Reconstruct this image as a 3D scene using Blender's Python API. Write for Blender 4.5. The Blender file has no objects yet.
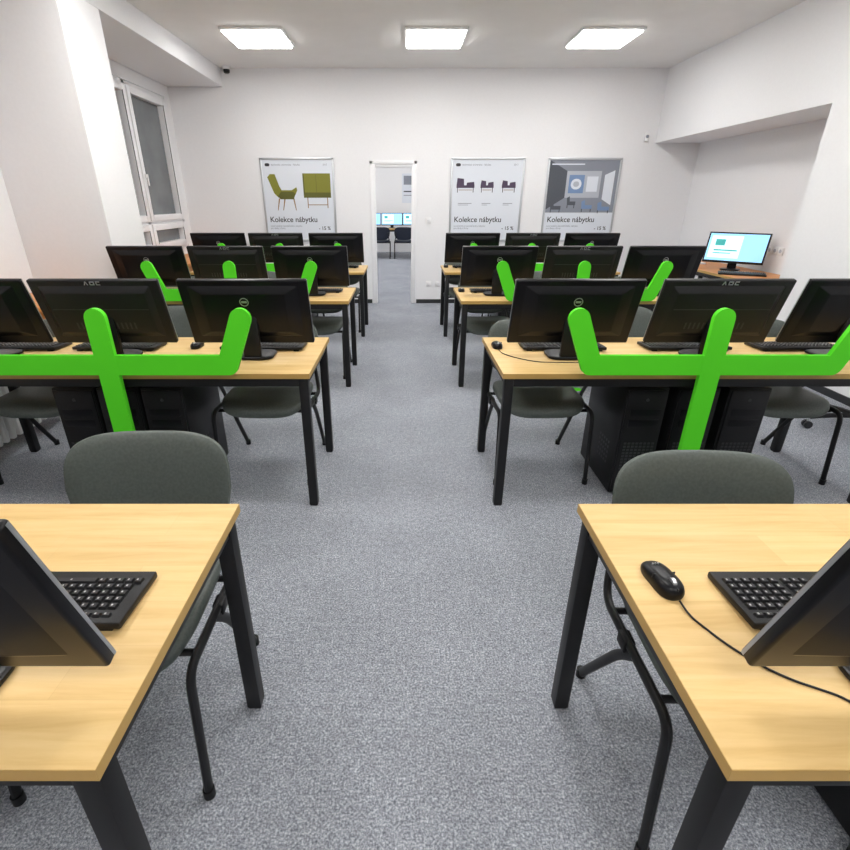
import bpy, bmesh, math, random
from mathutils import Vector, Matrix, Euler
random.seed(4)
scene = bpy.context.scene
scene.view_settings.view_transform = 'Standard'
scene.view_settings.look = 'None'

# ---------------------------------------------------------------- materials
def new_mat(name, col, rough=0.5, metal=0.0, spec=0.5):
    m = bpy.data.materials.new(name); m.use_nodes = True
    b = m.node_tree.nodes['Principled BSDF']
    b.inputs['Base Color'].default_value = (*col, 1)
    b.inputs['Roughness'].default_value = rough
    b.inputs['Metallic'].default_value = metal
    b.inputs['Specular IOR Level'].default_value = spec
    return m
def N(m, t, **kw):
    n = m.node_tree.nodes.new(t)
    for k, v in kw.items():
        if k in n.inputs.keys(): n.inputs[k].default_value = v
        else: setattr(n, k, v)
    return n
def L(m, a, b): m.node_tree.links.new(a, b)
def ramp(m, fac, stops):
    r = N(m, 'ShaderNodeValToRGB')
    e = r.color_ramp.elements
    e[0].position, e[0].color = stops[0][0], (*stops[0][1], 1)
    e[1].position, e[1].color = stops[-1][0], (*stops[-1][1], 1)
    for p, c in stops[1:-1]:
        x = e.new(p); x.color = (*c, 1)
    L(m, fac, r.inputs['Fac']); return r
def noise_mat(name, c1, c2, scale, rough, bump=0.0, stretch=(1,1,1), detail=3, spec=0.5, lo=.35, hi=.65):
    m = new_mat(name, c1, rough, spec=spec)
    b = m.node_tree.nodes['Principled BSDF']
    tc = N(m, 'ShaderNodeTexCoord'); mp = N(m, 'ShaderNodeMapping')
    mp.inputs['Scale'].default_value = stretch
    L(m, tc.outputs['Object'], mp.inputs['Vector'])
    n = N(m, 'ShaderNodeTexNoise', Scale=scale, Detail=detail)
    L(m, mp.outputs['Vector'], n.inputs['Vector'])
    r = ramp(m, n.outputs['Fac'], [(lo, c1), (hi, c2)])
    L(m, r.outputs['Color'], b.inputs['Base Color'])
    if bump:
        bp = N(m, 'ShaderNodeBump', Strength=bump, Distance=0.002)
        L(m, n.outputs['Fac'], bp.inputs['Height']); L(m, bp.outputs['Normal'], b.inputs['Normal'])
    return m
def emit_mat(name, col, s):
    m = new_mat(name, col, .5)
    b = m.node_tree.nodes['Principled BSDF']
    b.inputs['Emission Color'].default_value = (*col, 1)
    b.inputs['Emission Strength'].default_value = s
    return m

M = {}
M['wall'] = noise_mat('wall_paint', (.872,.872,.89), (.858,.858,.875), 40, .85, .06, detail=4)
M['ceil'] = noise_mat('ceiling_paint', (.90,.885,.875), (.88,.865,.855), 4, .9, .05)
M['white'] = new_mat('white_plastic', (.85,.85,.85), .35)
M['pvc'] = new_mat('white_pvc_frame', (.88,.88,.90), .3)
M['steel'] = new_mat('black_powder_steel', (.009,.009,.010), .45, spec=.35)
M['black'] = noise_mat('black_plastic', (.007,.007,.008), (.011,.011,.012), 300, .42, spec=.28)
M['gloss'] = new_mat('gloss_black', (.005,.005,.0065), .30, spec=.25)
M['mid'] = new_mat('dark_grey_plastic', (.024,.025,.028), .4)
M['key'] = new_mat('key_caps', (.014,.014,.016), .35)
M['keyleg'] = new_mat('key_legend', (.45,.45,.45), .5)
M['silver'] = new_mat('silver', (.55,.56,.58), .3, .8)
M['alu'] = new_mat('aluminium_frame', (.60,.62,.65), .35, .6)
M['green'] = new_mat('green_paint', (.105,.74,.025), .5, spec=.15)
M['chair'] = noise_mat('chair_upholstery', (.072,.086,.078), (.094,.111,.100), 120, .5, .1)
M['chair_dark'] = new_mat('chair_upholstery_black', (.012,.018,.035), .6)
M['rad'] = new_mat('radiator_enamel', (.80,.80,.79), .35)
M['screenoff'] = new_mat('screen_off', (.008,.009,.011), .12)
M['blind'] = noise_mat('grey_window_pane', (.15,.165,.175), (.19,.205,.215), 3, .25)
M['paper'] = new_mat('poster_paper', (.74,.78,.85), .5)
M['ink'] = new_mat('poster_ink', (.03,.03,.04), .6)
M['inkg'] = new_mat('poster_ink_grey', (.25,.27,.32), .6)
M['olive'] = new_mat('print_olive', (.22,.22,.025), .6)
M['olive2'] = new_mat('print_olive_dark', (.11,.11,.015), .6)
M['purple'] = new_mat('print_purple', (.075,.05,.095), .6)
M['wood_print'] = new_mat('print_wood', (.30,.17,.07), .6)
M['pblue'] = new_mat('print_blue', (.18,.28,.48), .6)
M['pgrey'] = new_mat('print_grey', (.25,.27,.32), .6)
M['pgrey2'] = new_mat('print_grey_light', (.46,.49,.55), .6)
M['pdark'] = new_mat('print_dark', (.08,.09,.11), .6)
M['panel'] = emit_mat('led_panel', (1.0,.985,.96), 20.5)
M['scr'] = emit_mat('screen_lit', (.30,.62,.88), .75)
M['scrw'] = emit_mat('screen_white', (.62,.86,.93), .75)
M['scrteal'] = emit_mat('screen_logo', (.03,.35,.34), .5)

# carpet
m = new_mat('grey_carpet', (.2,.21,.23), .95, spec=.1); M['carpet'] = m
b = m.node_tree.nodes['Principled BSDF']
tc = N(m,'ShaderNodeTexCoord')
n1 = N(m,'ShaderNodeTexNoise', Scale=150, Detail=5, Roughness=.8); L(m,tc.outputs['Object'],n1.inputs['Vector'])
n2 = N(m,'ShaderNodeTexNoise', Scale=40, Detail=5, Roughness=.75); L(m,tc.outputs['Object'],n2.inputs['Vector'])
n3 = N(m,'ShaderNodeTexNoise', Scale=2.2, Detail=7, Roughness=.65); L(m,tc.outputs['Object'],n3.inputs['Vector'])
r1 = ramp(m,n1.outputs['Fac'],[(.34,(.085,.094,.114)),(.5,(.285,.302,.342)),(.64,(.64,.665,.71))])
r2 = ramp(m,n2.outputs['Fac'],[(.32,(.74,.74,.75)),(.68,(1.2,1.2,1.2))])
r3 = ramp(m,n3.outputs['Fac'],[(.3,(.87,.87,.87)),(.7,(1.10,1.10,1.10))])
mx = N(m,'ShaderNodeMix', data_type='RGBA', blend_type='MULTIPLY'); mx.inputs[0].default_value=1
L(m,r1.outputs['Color'],mx.inputs[6]); L(m,r2.outputs['Color'],mx.inputs[7])
mx2 = N(m,'ShaderNodeMix', data_type='RGBA', blend_type='MULTIPLY'); mx2.inputs[0].default_value=1
L(m,mx.outputs[2],mx2.inputs[6]); L(m,r3.outputs['Color'],mx2.inputs[7])
L(m,mx2.outputs[2],b.inputs['Base Color'])
bp = N(m,'ShaderNodeBump',Strength=.45,Distance=.003); L(m,n1.outputs['Fac'],bp.inputs['Height']); L(m,bp.outputs['Normal'],b.inputs['Normal'])

# wood
def wood(name, ca, cb, cc, strip=.11):
    m = new_mat(name, ca, .42, spec=.3)
    b = m.node_tree.nodes['Principled BSDF']
    tc = N(m,'ShaderNodeTexCoord'); mp = N(m,'ShaderNodeMapping'); mp.inputs['Scale'].default_value=(1.1,14,14)
    L(m,tc.outputs['Object'],mp.inputs['Vector'])
    n = N(m,'ShaderNodeTexNoise',Scale=2.2,Detail=7,Roughness=.62,Distortion=.5); L(m,mp.outputs['Vector'],n.inputs['Vector'])
    r = ramp(m,n.outputs['Fac'],[(.3,cb),(.5,ca),(.72,cc)])
    bk = N(m,'ShaderNodeTexBrick'); bk.offset=.37; bk.squash=1
    bk.inputs['Scale'].default_value=1; bk.inputs['Brick Width'].default_value=.62; bk.inputs['Row Height'].default_value=strip
    bk.inputs['Mortar Size'].default_value=.0006; bk.inputs['Color1'].default_value=(1,1,1,1); bk.inputs['Color2'].default_value=(.88,.85,.80,1)
    bk.inputs['Mortar'].default_value=(.85,.8,.75,1)
    L(m,tc.outputs['Object'],bk.inputs['Vector'])
    mx = N(m,'ShaderNodeMix', data_type='RGBA', blend_type='MULTIPLY'); mx.inputs[0].default_value=.8
    L(m,r.outputs['Color'],mx.inputs[6]); L(m,bk.outputs['Color'],mx.inputs[7])
    L(m,mx.outputs[2],b.inputs['Base Color'])
    return m
M['wood'] = wood('beech_wood', (.73,.51,.225), (.645,.42,.165), (.79,.575,.28))
M['edge'] = new_mat('beech_edge', (.50,.31,.09), .45)
M['sill'] = wood('orange_wood', (.66,.27,.07), (.56,.21,.05), (.74,.34,.10), .3)

# ---------------------------------------------------------------- mesh builder
class B:
    def __init__(s):
        s.bm = bmesh.new(); s.mats = []
    def mi(s, name):
        if name not in s.mats: s.mats.append(name)
        return s.mats.index(name)
    def merge(s, t, mat, mtx=None):
        i = s.mi(mat)
        if mtx is not None: t.transform(mtx)
        for f in t.faces: f.material_index = i; f.smooth = True
        bmesh.ops.recalc_face_normals(t, faces=t.faces)
        me = bpy.data.meshes.new('t'); t.to_mesh(me); t.free()
        s.bm.from_mesh(me); bpy.data.meshes.remove(me)
    def box(s, lo, hi, mat, bev=0, seg=2, mtx=None):
        t = bmesh.new(); bmesh.ops.create_cube(t, size=1)
        c = [(a+b)/2 for a,b in zip(lo,hi)]; d=[abs(b-a) for a,b in zip(lo,hi)]
        t.transform(Matrix.Translation(c) @ Matrix.Diagonal((*d,1)))
        if bev: bmesh.ops.bevel(t, geom=t.edges[:], offset=min(bev,min(d)*.49), segments=seg, affect='EDGES', profile=.5)
        s.merge(t, mat, mtx)
    def frustum(s, z0, a, z1, b_, mat, mtx=None, bev=0):
        t = bmesh.new()
        v=[t.verts.new((sx*a[0],sy*a[1],z0)) for sx,sy in ((-1,-1),(1,-1),(1,1),(-1,1))]
        w=[t.verts.new((sx*b_[0],sy*b_[1],z1)) for sx,sy in ((-1,-1),(1,-1),(1,1),(-1,1))]
        t.faces.new(v[::-1]); t.faces.new(w)
        for i in range(4): t.faces.new((v[i],v[(i+1)%4],w[(i+1)%4],w[i]))
        if bev: bmesh.ops.bevel(t, geom=t.edges[:], offset=bev, segments=2, affect='EDGES', profile=.5)
        s.merge(t, mat, mtx)
    def cyl(s, p0, p1, r, mat, r2=None, n=20):
        p0=Vector(p0); p1=Vector(p1); d=p1-p0
        t=bmesh.new(); bmesh.ops.create_cone(t,cap_ends=True,segments=n,radius1=r,radius2=r if r2 is None else r2,depth=d.length)
        q=Vector((0,0,1)).rotation_difference(d.normalized())
        s.merge(t,mat,Matrix.Translation((p0+p1)/2)@q.to_matrix().to_4x4())
    def tube(s, pts, r, mat, n=10, fil=0.0, ex=1.0):
        P=[Vector(p) for p in pts]
        if fil:
            Q=[P[0]]
            for i in range(1,len(P)-1):
                a,b,c=P[i-1],P[i],P[i+1]
                l=min(fil,(a-b).length*.45,(c-b).length*.45)
                s0=b+(a-b).normalized()*l; s1=b+(c-b).normalized()*l
                for k in range(7):
                    u=k/6; Q.append(s0*(1-u)**2+b*2*u*(1-u)+s1*u*u)
            Q.append(P[-1]); P=Q
        t=bmesh.new(); rings=[]
        tan=(P[1]-P[0]).normalized()
        up=Vector((1,0,0)) if abs(tan.x)<.9 else Vector((0,0,1))
        nrm=(up-tan*up.dot(tan)).normalized()
        for i,p in enumerate(P):
            if i==0: tg=(P[1]-P[0])
            elif i==len(P)-1: tg=(P[-1]-P[-2])
            else: tg=(P[i+1]-P[i-1])
            tg.normalize()
            nrm=(nrm-tg*nrm.dot(tg)).normalized(); bn=tg.cross(nrm)
            rings.append([t.verts.new(p+nrm*math.cos(2*math.pi*k/n)*r+bn*math.sin(2*math.pi*k/n)*r*ex) for k in range(n)])
        for a,b in zip(rings,rings[1:]):
            for k in range(n): t.faces.new((a[k],a[(k+1)%n],b[(k+1)%n],b[k]))
        t.faces.new(rings[0][::-1]); t.faces.new(rings[-1])
        s.merge(t,mat)
    def pad(s, w, h, th, mat, mtx=None, e=5, pe=3, deform=None, n=56):
        t=bmesh.new(); S=[1,.985,.96,.92,.86,.76,.6,.4,.2]
        def ring(sc,z):
            R=[]
            for k in range(n):
                a=2*math.pi*k/n; ca,sa=math.cos(a),math.sin(a)
                x=w/2*math.copysign(abs(ca)**(2/e),ca)*sc; y=h/2*math.copysign(abs(sa)**(2/e),sa)*sc
                v=Vector((x,y,z))
                if deform: v=deform(v)
                R.append(t.verts.new(v))
            return R
        def prof(sc): return th/2*(1-sc**(pe*2.5))**(1/pe)
        top=[ring(sc,prof(sc)) for sc in S]; bot=[ring(sc,-prof(sc)) for sc in S[1:]]
        seq=bot[::-1]+top
        for a,b in zip(seq,seq[1:]):
            for k in range(n): t.faces.new((a[k],a[(k+1)%n],b[(k+1)%n],b[k]))
        t.faces.new(seq[0]); t.faces.new(seq[-1])
        s.merge(t,mat,mtx)
    def ngon_prism(s, pts, d0, d1, mat, mtx=None, axis='Y'):
        t=bmesh.new()
        if axis=='Y': f=lambda p,d:(p[0],d,p[1])
        elif axis=='Z': f=lambda p,d:(p[0],p[1],d)
        else: f=lambda p,d:(d,p[0],p[1])
        a=[t.verts.new(f(p,d0)) for p in pts]; b=[t.verts.new(f(p,d1)) for p in pts]
        t.faces.new(a); t.faces.new(b[::-1]); n=len(pts)
        for i in range(n): t.faces.new((a[i],b[i],b[(i+1)%n],a[(i+1)%n]))
        s.merge(t,mat,mtx)
    def capsule(s,p,q,r,d0,d1,mat,mtx=None):
        p=Vector(p);q=Vector(q);a=math.atan2(q.y-p.y,q.x-p.x);pts=[]
        for k in range(13): t=a+math.pi/2+math.pi*k/12; pts.append((p.x+r*math.cos(t),p.y+r*math.sin(t)))
        for k in range(13): t=a-math.pi/2+math.pi*k/12; pts.append((q.x+r*math.cos(t),q.y+r*math.sin(t)))
        s.ngon_prism(pts,d0,d1,mat,mtx)
    def mesh(s,name):
        me=bpy.data.meshes.new(name); s.bm.to_mesh(me); s.bm.free()
        for n in s.mats: me.materials.append(M[n])
        me.set_sharp_from_angle(angle=math.radians(38))
        return me
    def obj(s,name,loc=(0,0,0),rz=0):
        return put(s.mesh(name),name,loc,rz)
def put(me,name,loc=(0,0,0),rz=0,parent=None):
    o=bpy.data.objects.new(name,me); scene.collection.objects.link(o)
    o.location=loc; o.rotation_euler=(0,0,rz)
    if parent: o.parent=parent
    return o
def text(txt,size,mat,loc,parent,name,bold=0):
    c=bpy.data.curves.new(name,'FONT'); c.body=txt; c.size=size; c.offset=bold; c.extrude=.0008
    o=bpy.data.objects.new(name,c); scene.collection.objects.link(o)
    dg=bpy.context.evaluated_depsgraph_get(); dg.update()
    me=bpy.data.meshes.new_from_object(o.evaluated_get(dg))
    bpy.data.objects.remove(o)
    me.materials.clear(); me.materials.append(M[mat])
    p=bpy.data.objects.new(name,me); scene.collection.objects.link(p)
    p.parent=parent; p.location=loc; p.rotation_euler=(math.pi/2,0,0)
    return p

# ---------------------------------------------------------------- room
CZ=3.11; YB=8.03; XL=-3.2; XR=3.57; XRR=4.2; YF=-2.6; YP=4.86
b=B(); b.box((-3.4,YF-.1,-.1),(4.4,YB+.15,0),'carpet'); b.obj('floor')
b=B(); b.box((-3.4,YF-.1,CZ),(4.4,YB+.15,CZ+.1),'ceil'); b.obj('ceiling')
DX0,DX1,DH=-.44,.16,1.97
b=B(); b.box((-3.4,YB,0),(DX0,YB+.15,CZ),'wall'); b.box((DX1,YB,0),(4.4,YB+.15,CZ),'wall'); b.box((DX0,YB,DH),(DX1,YB+.15,CZ),'wall'); b.obj('wall_back')
b=B(); b.box((-3.4,YF-.1,0),(4.4,YF,CZ),'wall'); b.obj('wall_front')
WY0,WY1,WZ0,WZ1=5.3,7.86,.86,2.76
b=B()
b.box((XL-.2,YF,0),(XL,WY0,CZ),'wall'); b.box((XL-.2,WY1,0),(XL,YB,CZ),'wall')
b.box((XL-.2,WY0,0),(XL,WY1,WZ0),'wall'); b.box((XL-.2,WY0,WZ1),(XL,WY1,CZ),'wall'); b.obj('wall_left')
b=B()
b.box((XR,YF,0),(XRR+.2,YP,CZ),'wall'); b.box((XR,YP,2.235),(XRR+.2,YB,CZ),'wall'); b.box((XRR,YP,0),(XRR+.2,YB,2.235),'wall'); b.obj('wall_right')
b=B(); b.box((XL,YF,2.90),(-2.45,YB,CZ),'wall',.004); b.obj('ceiling_beam')
b=B(); b.box((XL,4.43,0),(-2.45,5.02,2.90),'wall',.004); b.obj('wall_pillar')
b=B(); b.box((XL,YB-.012,0),(DX0-.05,YB,.06),'mid'); b.box((DX1+.05,YB-.012,0),(XRR,YB,.06),'mid'); b.obj('baseboard_back')
b=B(); b.box((XR-.012,YF,0),(XR,YP,.06),'mid'); b.obj('baseboard_right')
# door frame
b=B()
for x in (DX0,DX1-.035): b.box((x,YB-.015,0),(x+.035,YB+.145,DH),'pvc',.003)
b.box((DX0-.04,YB-.015,0),(DX0,YB-.0,DH+.04),'pvc',.003); b.box((DX1,YB-.015,0),(DX1+.04,YB,DH+.04),'pvc',.003)
b.box((DX0-.04,YB-.015,DH),(DX1+.04,YB,DH+.04),'pvc',.003); b.box((DX0+.035,YB,DH-.035),(DX1-.035,YB+.145,DH),'pvc',.003)
b.obj('door_1')

# window (upvc) on left wall
b=B(); x0,x1=XL-.09,XL-.01
def fr(y0,y1,z0,z1,w,xa,xb,mat='pvc'):
    b.box((xa,y0,z0),(xb,y0+w,z1),mat,.006); b.box((xa,y1-w,z0),(xb,y1,z1),mat,.006)
    b.box((xa,y0+w,z0),(xb,y1-w,z0+w),mat,.006); b.box((xa,y0+w,z1-w),(xb,y1-w,z1),mat,.006)
fr(WY0,WY1,WZ0,WZ1,.06,x0,x1)
ym=6.78
b.box((x0,ym-.035,WZ0),(x1,ym+.035,WZ1),'pvc',.005)
b.box((x0,WY0,1.20),(x1,WY1,1.27),'pvc',.005)
for (a,c) in ((WY0+.05,ym-.02),(ym+.02,WY1-.05)):
    for (z0,z1) in ((1.25,WZ1-.05),(WZ0+.05,1.215)):
        fr(a,c,z0,z1,.075,x0+.02,x1+.03)
        b.box((x0+.02,a+.05,z0+.05),(x0+.030,c-.05,z1-.05),'blind')
        b.box((x1+.026,a+.068,z0+.068),(x1+.031,a+.078,z1-.068),'mid'); b.box((x1+.026,c-.078,z0+.068),(x1+.031,c-.068,z1-.068),'mid')
b.box((x1+.03,ym-.02+.06,1.75),(x1+.055,ym+.085,1.79),'white',.005); b.box((x1+.05,ym+.05,1.66),(x1+.065,ym+.075,1.79),'white',.005)
b.obj('window_1')

# wooden counters under windows + radiators
for (a,c) in ((-1.5,4.42),(5.03,8.01)):
    b=B(); b.box((XL+.002,a,.735),(-2.68,c,.775),'sill',.006)
    b.box((-2.76,a,.60),(-2.74,c,.735),'sill',.003)
    y=a+.1
    while y<c:
        b.box((XL+.02,y,0),(-2.76,y+.025,.735),'sill'); y+=(c-a-.22)/3
    b.obj('window_counter')
def radiator(y0,y1):
    b=B(); n=int((y1-y0)/.06); s=.09
    for i in range(n):
        y=y0+i*.06
        b.box((-2.70+s,y,.10),(-2.58+s,y+.035,.68),'rad',.014)
        b.box((-2.68+s,y+.03,.13),(-2.60+s,y+.065,.17),'rad',.01); b.box((-2.68+s,y+.03,.61),(-2.60+s,y+.065,.65),'rad',.01)
    b.cyl((-2.64+s,y0+.05,0),(-2.64+s,y0+.05,.14),.015,'rad'); b.cyl((-2.64+s,y1-.1,0),(-2.64+s,y1-.1,.14),.015,'rad')
    b.cyl((-2.64+s,y1-.07,.17),(-2.64+s,y1+.0,.17),.012,'silver')
    b.obj('radiator')
radiator(1.3,3.5)

# ceiling light panels (surface mounted, opal diffuser)
b=B(); b.box((-.325,-.335,-.025),(.325,.335,0),'white',.004); b.box((-.30,-.31,-.042),(.30,.31,-.024),'panel',.006); pm=b.mesh('ceiling_light_panel')
for x in (-1.56,.345,2.16):
    for y in (6.60,4.25,1.9,-.7): put(pm,'ceiling_light_panel',(x,y,CZ))

# ---------------------------------------------------------------- furniture meshes
def table_mesh(w,dp=.69,H=.75,woodm='wood'):
    b=B()
    b.box((0,0,H-.026),(w,dp,H),woodm,.002)
    e=.0006
    b.box((-e,-e,H-.0255),(w+e,.0005,H-.001),'edge'); b.box((-e,dp-.0005,H-.0255),(w+e,dp+e,H-.001),'edge')
    b.box((-e,0,H-.0255),(.0005,dp,H-.001),'edge'); b.box((w-.0005,0,H-.0255),(w+e,dp,H-.001),'edge')
    L_=.045; i=.012; t=H-.0262
    for x in (i,w-i-L_):
        for y in (i,dp-i-L_):
            b.box((x,y,0.006),(x+L_,y+L_,t),'steel',.003); b.box((x+.004,y+.004,0),(x+L_-.004,y+L_-.004,.008),'black')
        b.box((x+.006,i+L_,t-.045),(x+L_-.006,dp-i-L_,t),'steel',.002)
    for y in (i,dp-i-L_):
        b.box((i+L_,y+.006,t-.045),(w-i-L_,y+L_-.006,t),'steel',.002)
    return b.mesh('desk')

def chair_mesh():
    b=B()
    def ds(v):
        v=v.copy(); v.z+= -.010*(1-(v.x/.24)**2) + (-.05*max(0,(-v.y-.12)/.1)**2*.6); return v
    b.pad(.48,.46,.065,'chair',Matrix.Translation((0,0,.455)),e=4.5,deform=ds)
    b.pad(.44,.42,.02,'black',Matrix.Translation((0,0,.418)),e=4.5)
    def db(v):
        v=v.copy(); w=1-.10*max(0,(-v.y)/.17); v.x*=w
        v.z+= .55*v.x*v.x ; v.z+= -.25*(v.y)**2; return v
    R=Matrix.Rotation(math.radians(90-14),4,'X')
    b.pad(.52,.35,.038,'chair',Matrix.Translation((0,.300,.660))@R,e=3.6,deform=db)
    for sx in (-1,1):
        x=.258*sx
        b.tube([(x,-.27,.012),(x,-.225,.425),(x,.19,.405),(x*.86,.285,.56),(x*.80,.345,.70)],.0115,'steel',fil=.055,ex=1.3)
        b.tube([(x,-.03,.413),(x,.05,.33),(x,.245,.012)],.0115,'steel',fil=.05,ex=1.3)
        b.box((x-.016,.0,.385),(x+.016,.05,.425),'black',.006)
        for y in (-.27,.245): b.cyl((x,y,0),(x,y,.03),.016,'black',n=14)
    for y in (-.15,.13): b.tube([(-.258,y,.410),(.258,y,.410)],.010,'steel')
    return b.mesh('chair')

MW,MH=.62,.342
def monitor_mesh(kind='a',lit=False):
    b=B()
    th=math.radians(16.5)
    T=Matrix.Translation((0,0,.078))@Matrix.Rotation(th,4,'X')
    pm='gloss' if kind=='a' else 'black'
    b.box((-MW/2,-.012,0),(MW/2,.016,MH),pm,.006,3,T)
    sm='scr' if lit else 'screenoff'
    b.box((-MW/2+.018,.0155,.022),(MW/2-.018,.0168,MH-.018),sm,0,2,T)
    if lit:
        b.box((-.05,.0168,.05),(.27,.0172,.30),'scrw',0,2,T)
        b.box((.12,.0172,.19),(.22,.0176,.26),'scrteal',0,2,T); b.box((-.02,.0172,.13),(.22,.0176,.145),'scrteal',0,2,T); b.box((.04,.0172,.10),(.22,.0176,.11),'scrteal',0,2,T)
    b.box((-MW/2-.0005,.006,.004),(-MW/2+.001,.012,MH-.004),'silver',0,2,T); b.box((MW/2-.001,.006,.004),(MW/2+.0005,.012,MH-.004),'silver',0,2,T)
    R=T@Matrix.Translation((0,-.010,MH*.52))@Matrix.Rotation(math.radians(90),4,'X')
    b.frustum(0,(.27,.140),.020,(.20,.10) if kind=='a' else (.24,.105),pm,R,.004)
    if kind=='a':
        for k in range(24):
            a0,a1=2*math.pi*k/24,2*math.pi*(k+1)/24
            q=[(.022*math.cos(a0),.022*math.sin(a0)),(.022*math.cos(a1),.022*math.sin(a1)),(.018*math.cos(a1),.018*math.sin(a1)),(.018*math.cos(a0),.018*math.sin(a0))]
            b.ngon_prism(q,0,.0012,'silver',R@Matrix.Translation((0,.062,.0202)),'Z')
        b.box((-.013,.057,.020),(.013,.067,.0212),'silver',0,2,R)
    else:
        z0,z1=.0015,.0035
        Q=R@Matrix.Translation((0,.150,0))
        for pts in ([(-.040,-.009),(-.036,-.009),(-.028,.009),(-.032,.009)],[(-.024,-.009),(-.020,-.009),(-.028,.009),(-.032,.009)],
                    [(-.011,-.009),(-.007,-.009),(-.007,.009),(-.011,.009)],[(.007,-.009),(.011,-.009),(.011,.009),(.007,.009)],[(-.008,.005),(.008,.005),(.008,.009),(-.008,.009)],[(-.008,-.009),(.008,-.009),(.008,-.005),(-.008,-.005)],
                    [(.019,-.009),(.023,-.009),(.023,.009),(.019,.009)],[(.022,.005),(.038,.005),(.038,.009),(.022,.009)],[(.022,-.009),(.038,-.009),(.038,-.005),(.022,-.005)]):
            b.ngon_prism(pts,z0,z1,'silver',Q,'Z')
        for i in range(14): b.box((-.15+i*.022,-.085,.019),(-.142+i*.022,-.05,.0207),'mid',0,2,R)
        b.box((-.235,.02,.0190),(.235,.024,.0208),'mid',0,2,R)
    b.box((-.045,-.074,.012),(.045,-.048,.25),'black' if kind=='a' else 'gloss',.008)
    b.pad(.20,.17,.020,'gloss' if kind=='a' else 'black',Matrix.Translation((0,-.0,.0105)),e=4 if kind=='a' else 2.4,pe=3)
    return b.mesh('monitor')

def keyboard_mesh():
    b=B(); w,d=.45,.155
    t=Matrix.Rotation(math.radians(-3.0),4,'X')
    b.box((-w/2,-d/2,.0),(w/2,d/2,.016),'black',.004,2,Matrix.Translation((0,0,.005))@t)
    T=Matrix.Translation((0,0,.005))@t
    rows=[(-.058,.011),(-.034,.016),(-.015,.016),(.004,.016),(.023,.016),(.042,.016)]
    for r,(y,h) in enumerate(rows):
        x=-w/2+.012
        while x<w/2-.018:
            if abs(x-(-.105))<.006 or abs(x-(-.04))<.006: x+=.008
            kw=.0165
            if r==5 and .0<x<.08: kw=.105
            if x+kw>w/2-.008: break
            fm=T@Matrix.Translation((x+kw/2,y,.0155))
            b.frustum(0,(kw/2,h/2),.006,(kw/2-.0022,h/2-.0022),'key',fm)
            b.box((-.0035,-.002,.006),(-.0005,.0022,.0063),'keyleg',0,2,fm)
            x+=kw+.0025
    b.box((-w/2+.02,-d/2+.005,0),(-w/2+.05,-d/2+.025,.008),'black',.002); b.box((w/2-.05,-d/2+.005,0),(w/2-.02,-d/2+.025,.008),'black',.002)
    b.box((-w/2+.02,d/2-.02,0),(w/2-.02,d/2-.012,.008),'black',.001)
    return b.mesh('keyboard')

def mouse_mesh():
    b=B()
    def dm(v):
        v=v.copy(); v.z=max(v.z*1.0,-.008)
        if v.z>0: v.z*=1+.35*math.sin((v.y/.055+.4))
        v.x*=1-.12*(1-abs(v.y)/.055); return v
    b.pad(.062,.112,.036,'gloss',Matrix.Translation((0,0,.0085)),e=2.6,pe=2,deform=dm)
    b.cyl((-.004,.03,.026),(.004,.03,.026),.011,'silver')
    b.box((-.0009,.008,.01),(.0009,.052,.0275),'mid')
    b.box((-.026,.0,.0),(.026,.0016,.0278),'mid',.0005)
    for k in range(3): b.cyl((-.006+k*.006,-.030,.02),(-.006+k*.006,-.030,.0285),.0018,'silver',n=8)
    return b.mesh('computer_mouse')

def tower_mesh():
    b=B()
    w,d,h=.215,.47,.63
    b.box((-w/2,0,.012),(w/2,d,h),'black',.006)
    b.box((-w/2+.008,-.012,.02),(w/2-.008,.002,h-.008),'black',.006)
    for i in range(8):
        for j in range(14):
            b.box((-w/2+.03+i*.021,-.0135,.07+j*.019),(-w/2+.043+i*.021,-.0115,.081+j*.019),'mid')
    b.box((-w/2+.03,-.015,.42),(w/2-.03,-.010,.46),'gloss',.003); b.box((-w/2+.03,-.015,.48),(w/2-.03,-.010,.52),'gloss',.003)
    b.cyl((0,-.015,.57),(0,-.010,.57),.008,'mid')
    for sx in (-1,1):
        for i in range(5):
            for j in range(5):
                b.box((sx*(w/2-.0005)-.0012,.09+i*.03,.15+j*.03),(sx*(w/2-.0005)+.0012,.105+i*.03,.165+j*.03),'mid')
        for y in (.05,d-.05): b.box((sx*.07-.015,y-.015,0),(sx*.07+.015,y+.015,.014),'mid',.003)
    return b.mesh('computer_tower')

def trident_mesh():
    b=B(); r=.047; t0,t1=0,.022; zb=.803
    b.capsule((-.56,zb),(.56,zb),r,t0,t1,'green')
    for s in (-1,1):
        b.capsule((s*.56,zb),(s*.645,1.018),r,t0-.0004,t1+.0004,'green')
    b.capsule((0,.06),(0,1.018),r,t0-.0008,t1+.0008,'green')
    b.box((-.11,-.05,0),(.11,.02,.008),'green',.003)
    b.box((-.047,-.0008,.005),(.047,.0228,.1),'green')
    return b.mesh('green_desk_divider')

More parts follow.
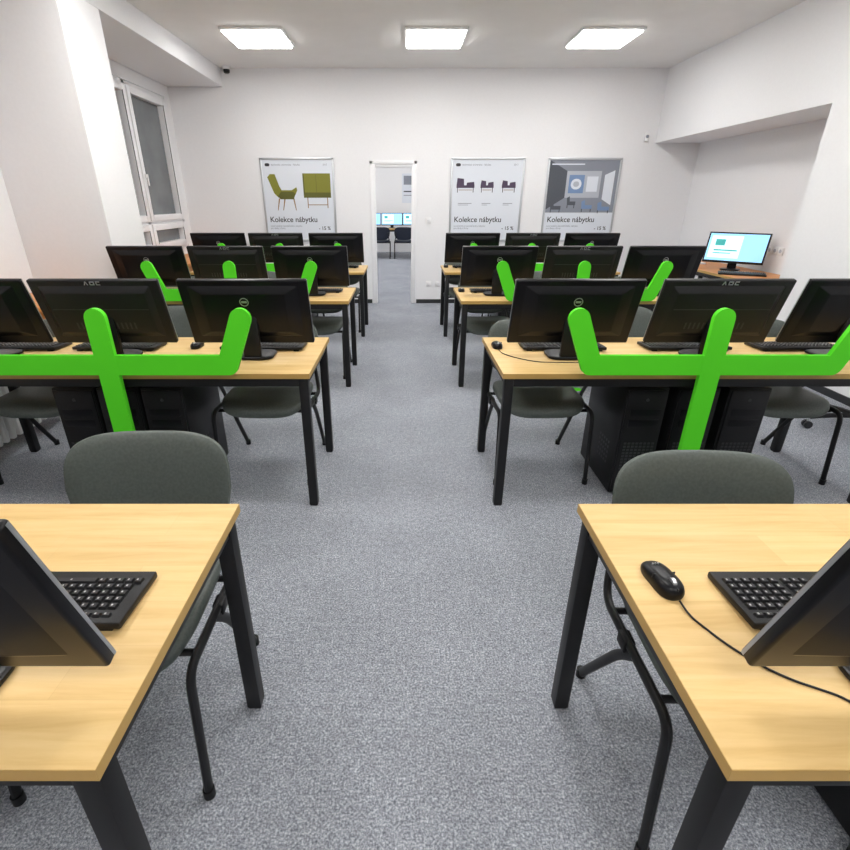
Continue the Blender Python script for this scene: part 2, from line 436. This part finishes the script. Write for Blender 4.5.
TW=2.0
TM=table_mesh(TW); CH=chair_mesh(); MA=monitor_mesh('a'); MB=monitor_mesh('b'); KB=keyboard_mesh(); MS=mouse_mesh(); TWR=tower_mesh(); TR=trident_mesh()
near=[.447,2.24,4.10,5.86]
XRe=.476
def cable(pts,name='mouse_cable',r=.0022):
    b=B(); b.tube(pts,r,'black',6,.05); b.obj(name)
for i,y in enumerate(near):
    for side in (-1,1):
        x0 = XRe if side>0 else -.445-TW
        put(TM,'desk',(x0,y,0))
        xs = (.85,1.56,2.25) if side>0 else (-.77,-1.48,-2.13)
        if i>=2: xs=(.80,1.49,2.17) if side>0 else (-.77,-1.46,-2.12)
        if i==0: xs=(.857,1.56,2.19) if side>0 else (-.774,-1.48,-2.13)
        my = y+.122 if i==0 else y+.29
        for k,x in enumerate(xs):
            put(MB if k==1 else MA,'monitor',(x,my,.75),0)
            ky = y+.325 if i==0 else y+.455
            kx = x+((0,-.09,.02)[k] if side<0 else (.03,.0,-.08)[k])
            if i==0: kx = x+(.03 if side>0 else .015)
            put(KB,'keyboard',(kx,ky,.75),(0.0 if i==0 else random.uniform(-.02,.02)))
        if i==0:
            mx,my2=(.555,y+.385) if side>0 else (-1.08,y+.38)
            put(MS,'computer_mouse',(mx,my2,.75),math.pi+(.12 if side>0 else 0))
        elif side>0:
            put(MS,'computer_mouse',(.525,y+.47,.75),math.pi)
        else:
            put(MS,'computer_mouse',(-1.15,y+.47,.75),math.pi)
        for x in ((1.25,1.51,1.77) if side>0 else (1.23,1.455,1.68)):
            put(TWR,'computer_tower',(x*side,y+.13,0))
        if i>0: put(TR,'green_desk_divider',(1.43 if side>0 else -1.37,y-.04,0))
        if i==0: cs=[(-.80,1.09,.03),(-1.78,1.12,0)] if side<0 else [(.865,.955,-.03),(1.9,1.1,0)]
        else:
            cs=[(side*.79,y+.51,random.uniform(-.03,.03)),(side*1.50,y+.91,0),(2.17 if side>0 else -2.075,y+.51,0)]
        for (cx,cy,rz) in cs:
            put(CH,'chair',(cx,cy,0),rz)
z=.7525
cable([(.562,.77,z+.006),(.566,.735,z),(.60,.66,z),(.65,.60,z),(.735,.556,z),(.750,.50,z),(.77,.455,z),(.90,.453,z)])
cable([(.525,2.645,z),(.53,2.58,z),(.58,2.50,z),(.68,2.42,z),(.9,2.41,z)])

# ---------------------------------------------------------------- posters
PW,PH=1.06,1.12; PZ=.93
d0,d1=-.0136,-.0118
def poster():
    b=B(); f=.028
    b.box((-PW/2,-.012,0),(PW/2,0,PH),'paper')
    b.box((-PW/2,-.022,0),(-PW/2+f,0,PH),'alu',.004); b.box((PW/2-f,-.022,0),(PW/2,0,PH),'alu',.004)
    b.box((-PW/2,-.022,0),(PW/2,0,f),'alu',.004); b.box((-PW/2,-.022,PH-f),(PW/2,0,PH),'alu',.004)
    return b
def fin(b,xc,head=True):
    o=b.obj('poster',(xc,YB-.001,PZ))
    text('Kolekce nábytku',.105,'ink',(-PW/2+.07,-.0125,.27),o,'title_text',.0012)
    text('nová kolekce kancelářského nábytku\npro školy a firmy',.032,'inkg',(-PW/2+.07,-.0125,.205),o,'body_text')
    text('- 15 %',.07,'ink',(PW/2-.27,-.0125,.16),o,'discount_text',.001)
    if head:
        text('technická univerzita · fakulta',.036,'inkg',(-PW/2+.16,-.0125,PH-.10),o,'header_text')
        text('2017',.032,'inkg',(PW/2-.16,-.0125,PH-.10),o,'year_text')
    return o
b=poster()
b.ngon_prism([(-.44,.87),(-.40,.91),(-.33,.91),(-.28,.76),(-.25,.70),(-.10,.70),(-.03,.74),(-.02,.70),(-.05,.64),(-.10,.60),(-.30,.60),(-.36,.66)],d0,d1,'olive')
b.ngon_prism([(-.31,.62),(-.27,.58),(-.08,.58),(-.05,.65),(-.08,.68),(-.26,.68)],d0-.0006,d1,'olive2')
for x in (-.30,-.22,-.09): b.ngon_prism([(x,.59),(x+.02,.59),(x+.01+(-.03 if x<-.2 else .03),.43),(x+(-.03 if x<-.2 else .03),.43)],d0,d1,'wood_print')
b.box((.07,d0,.66),(.47,d1,.92),'olive'); b.box((.07,d0-.0006,.60),(.47,d1,.67),'olive2'); b.box((.07,d0-.0006,.66),(.09,d1,.92),'olive2'); b.box((.26,d0-.0006,.66),(.265,d1,.92),'olive2')
for x in (.12,.41): b.box((x,d0,.46),(x+.012,d1,.60),'wood_print')
b.box((.12,d0,.50),(.42,d1,.51),'wood_print')
b.capsule((-.44,PH-.09),(-.41,PH-.09),.02,d0,d1,'ink')
fin(b,-1.525)
b=poster()
for (x,w) in ((-.44,.26),(-.09,.19),(.22,.2)):
    b.box((x,d0,.73),(x+w,d1,.765),'purple'); b.ngon_prism([(x,.765),(x+w*.42,.765),(x+w*.40,.85 if w>.25 else .82),(x+.01,.86 if w>.25 else .83)],d0,d1,'purple'); b.ngon_prism([(x+w*.55,.765),(x+w,.765),(x+w*.97,.81),(x+w*.58,.80)],d0,d1,'purple')
    b.box((x+.01,d0,.67),(x+.020,d1,.73),'ink'); b.box((x+w-.020,d0,.67),(x+w-.01,d1,.73),'ink')
    b.box((x+.03,d0,.52),(x+w-.03,d1,.528),'inkg'); b.box((x+.03,d0,.50),(x+w-.08,d1,.506),'inkg')
    b.box((x+.03,d0,.70),(x+w-.03,d1,.707),'wood_print')
b.capsule((-.44,PH-.09),(-.41,PH-.09),.02,d0,d1,'ink')
fin(b,1.22)
# poster 3: interior picture
b=poster(); e1=d0+.0012
b.box((-.50,e1,.40),(.50,d1,1.09),'pgrey2')
b.ngon_prism([(-.50,1.09),(.50,1.09),(.26,.95),(-.24,.95)],d0+.0006,d1,'pgrey')
b.ngon_prism([(-.50,1.09),(-.24,.95),(-.24,.60),(-.50,.44)],d0+.0003,d1,'pdark')
b.ngon_prism([(.50,1.09),(.26,.95),(.26,.60),(.50,.44)],d0+.0003,d1,'pgrey')
b.ngon_prism([(-.50,.40),(.50,.40),(.50,.44),(.26,.60),(-.24,.60),(-.50,.44)],d0+.0003,d1,'pgrey')
b.box((-.20,d0,.66),(.02,d1,.90),'pblue'); b.capsule((-.10,.78),(-.085,.78),.07,d0-.0006,d1,'paper'); b.capsule((-.10,.78),(-.085,.78),.035,d0-.0010,d1,'pgrey2')
b.box((.06,d0,.68),(.22,d1,.88),'paper'); b.ngon_prism([(.31,.58),(.45,.50),(.45,.96),(.31,.90)],d0-.0003,d1,'paper')
for x,w,zz in ((-.44,.16,.44),(-.20,.13,.50),(.02,.16,.45),(.26,.18,.43)):
    b.ngon_prism([(x,zz+.10),(x+w*.3,zz+.12),(x+w*.35,zz+.05),(x+w,zz+.05),(x+w,zz),(x+.01,zz)],d0-.0009,d1,'pblue' if x>0 else 'pdark')
    b.box((x+.01,d0-.0009,zz-.04),(x+.02,d1,zz),'ink'); b.box((x+w-.02,d0-.0009,zz-.04),(x+w-.01,d1,zz),'ink')
b.box((-.47,d0-.0006,1.03),(.0,d1,1.045),'paper')
fin(b,2.61,False)

def plate(x,z,n,h=.08):
    b=B(); b.box((-.04,-.010,-h/2),(.04,0,h/2),'white',.004); b.box((-.028,-.014,-h/2+.012),(.028,-.009,h/2-.012),'pvc',.003)
    for s in (-1,1): b.cyl((s*.009,-.0145,0),(s*.009,-.0135,0),.003,'ink',n=8)
    b.obj(n,(x,YB-.0005,z))
plate(.38,1.22,'light_switch'); plate(.40,.30,'wall_socket'); plate(.55,.30,'wall_socket')
b=B(); b.box((-.03,-.045,-.055),(.03,0,.055),'white',.012); b.pad(.045,.04,.02,'inkg',Matrix.Translation((0,-.040,.01))@Matrix.Rotation(math.pi/2,4,'X'),e=2.5); b.obj('motion_sensor',(3.42,YB-.0005,2.30))
b=B(); b.cyl((0,0,0),(0,0,-.035),.05,'white')
b.pad(.085,.085,.07,'gloss',Matrix.Translation((0,0,-.045)),e=2,pe=2); b.obj('security_camera',(-2.34,7.93,CZ-.0))
rt=table_mesh(.66,2.2,.75,'sill'); put(rt,'side_desk',(3.50,4.95,0))
ml=monitor_mesh('a',True)
put(ml,'monitor',(3.83,6.05,.75),math.radians(138))
put(KB,'keyboard',(3.72,5.65,.75),math.pi-.5)
b=B(); b.box((-.10,-.14,0),(.10,.14,.012),'paper',.001); b.box((-.09,-.13,.012),(.11,.15,.02),'white',.001); b.obj('paper_stack',(3.75,6.75,.75),.2)
b=B()
for k in range(3): b.box((-.012,-.13+k*.09,-.04),(0,-.05+k*.09,.04),'white',.004); b.cyl((-.0135,-.09+k*.09,0),(-.012,-.09+k*.09,0),.02,'pgrey2')
b.obj('wall_socket',(XRR-.0005,5.9,.98))
# office chair (mostly out of frame at right)
b=B()
for k in range(5):
    a=2*math.pi*k/5+.5; e=Vector((math.cos(a)*.29,math.sin(a)*.29,.085))
    b.tube([(0,0,.12),(e.x*.5,e.y*.5,.11),tuple(e)],.018,'black',8,.05)
    b.cyl((e.x,e.y,.05),(e.x,e.y,.09),.008,'silver')
    for s in (-1,1):
        c=Vector((e.x,e.y,.028)); d=Vector((-math.sin(a),math.cos(a),0))
        b.cyl(c+d*.006*s,c+d*.024*s,.027,'mid')
b.cyl((0,0,.08),(0,0,.30),.03,'black'); b.cyl((0,0,.30),(0,0,.43),.015,'silver'); b.box((-.1,-.1,.42),(.1,.1,.45),'black',.01)
b.pad(.48,.47,.08,'chair',Matrix.Translation((0,0,.49)),e=4)
b.pad(.44,.46,.06,'chair',Matrix.Translation((0,.26,.82))@Matrix.Rotation(math.radians(82),4,'X'),e=3.5)
b.tube([(0,.05,.44),(0,.27,.46),(0,.31,.75)],.02,'black',8,.06)
b.obj('office_chair',(3.20,3.20,0),math.radians(-150))

# ---------------------------------------------------------------- next room through the door
Y0=YB+.15; Y1=16.6
b=B(); b.box((-2.6,Y0,-.1),(2.6,Y1+.1,0),'carpet'); b.obj('floor_next_room')
b=B(); b.box((-2.6,Y0,CZ),(2.6,Y1+.1,CZ+.1),'ceil'); b.obj('ceiling_next_room')
b=B(); b.box((-2.7,Y0,0),(-2.6,Y1,CZ),'wall'); b.obj('wall_next_room_left')
b=B(); b.box((2.6,Y0,0),(2.7,Y1,CZ),'wall'); b.obj('wall_next_room_right')
b=B(); b.box((-2.7,Y1,0),(2.7,Y1+.1,CZ),'wall'); b.obj('wall_next_room_back')
for y in (9.8,12.4,14.9): 
    for x in (-1.2,.8): put(pm,'ceiling_light_panel',(x,y,CZ))
put(TM,'desk',(-1.3,15.1,0)) 
for x in (-.95,-.32,.30): put(ml,'monitor',(x,15.5,.75),math.pi)
CD=CH.copy(); CD.materials[0]=M['chair_dark']
for x in (-.62,.02,.62): put(CD,'chair',(x,14.85,0),math.pi)
b=B(); b.box((-.25,-.01,0),(.25,0,.8),'paper'); b.box((-.2,-.012,.5),(.2,-.0095,.74),'pgrey'); b.box((-.2,-.012,.3),(.1,-.0095,.33),'ink'); b.box((-.2,-.012,.2),(.15,-.0095,.22),'inkg'); b.obj('poster',(.22,Y1-.001,1.42))

# ---------------------------------------------------------------- world, camera
w=bpy.data.worlds.new('World'); scene.world=w; w.use_nodes=True
w.node_tree.nodes['Background'].inputs['Color'].default_value=(.5,.6,.75,1)
w.node_tree.nodes['Background'].inputs['Strength'].default_value=.3
cam=bpy.data.cameras.new('camera'); co=bpy.data.objects.new('camera',cam); scene.collection.objects.link(co)
co.location=(0,0,1.5); co.rotation_euler=(math.radians(90-24.4),0,0)
cam.sensor_width=36; cam.lens=36*496/850; cam.shift_x=22/850; cam.clip_start=.02
scene.camera=co
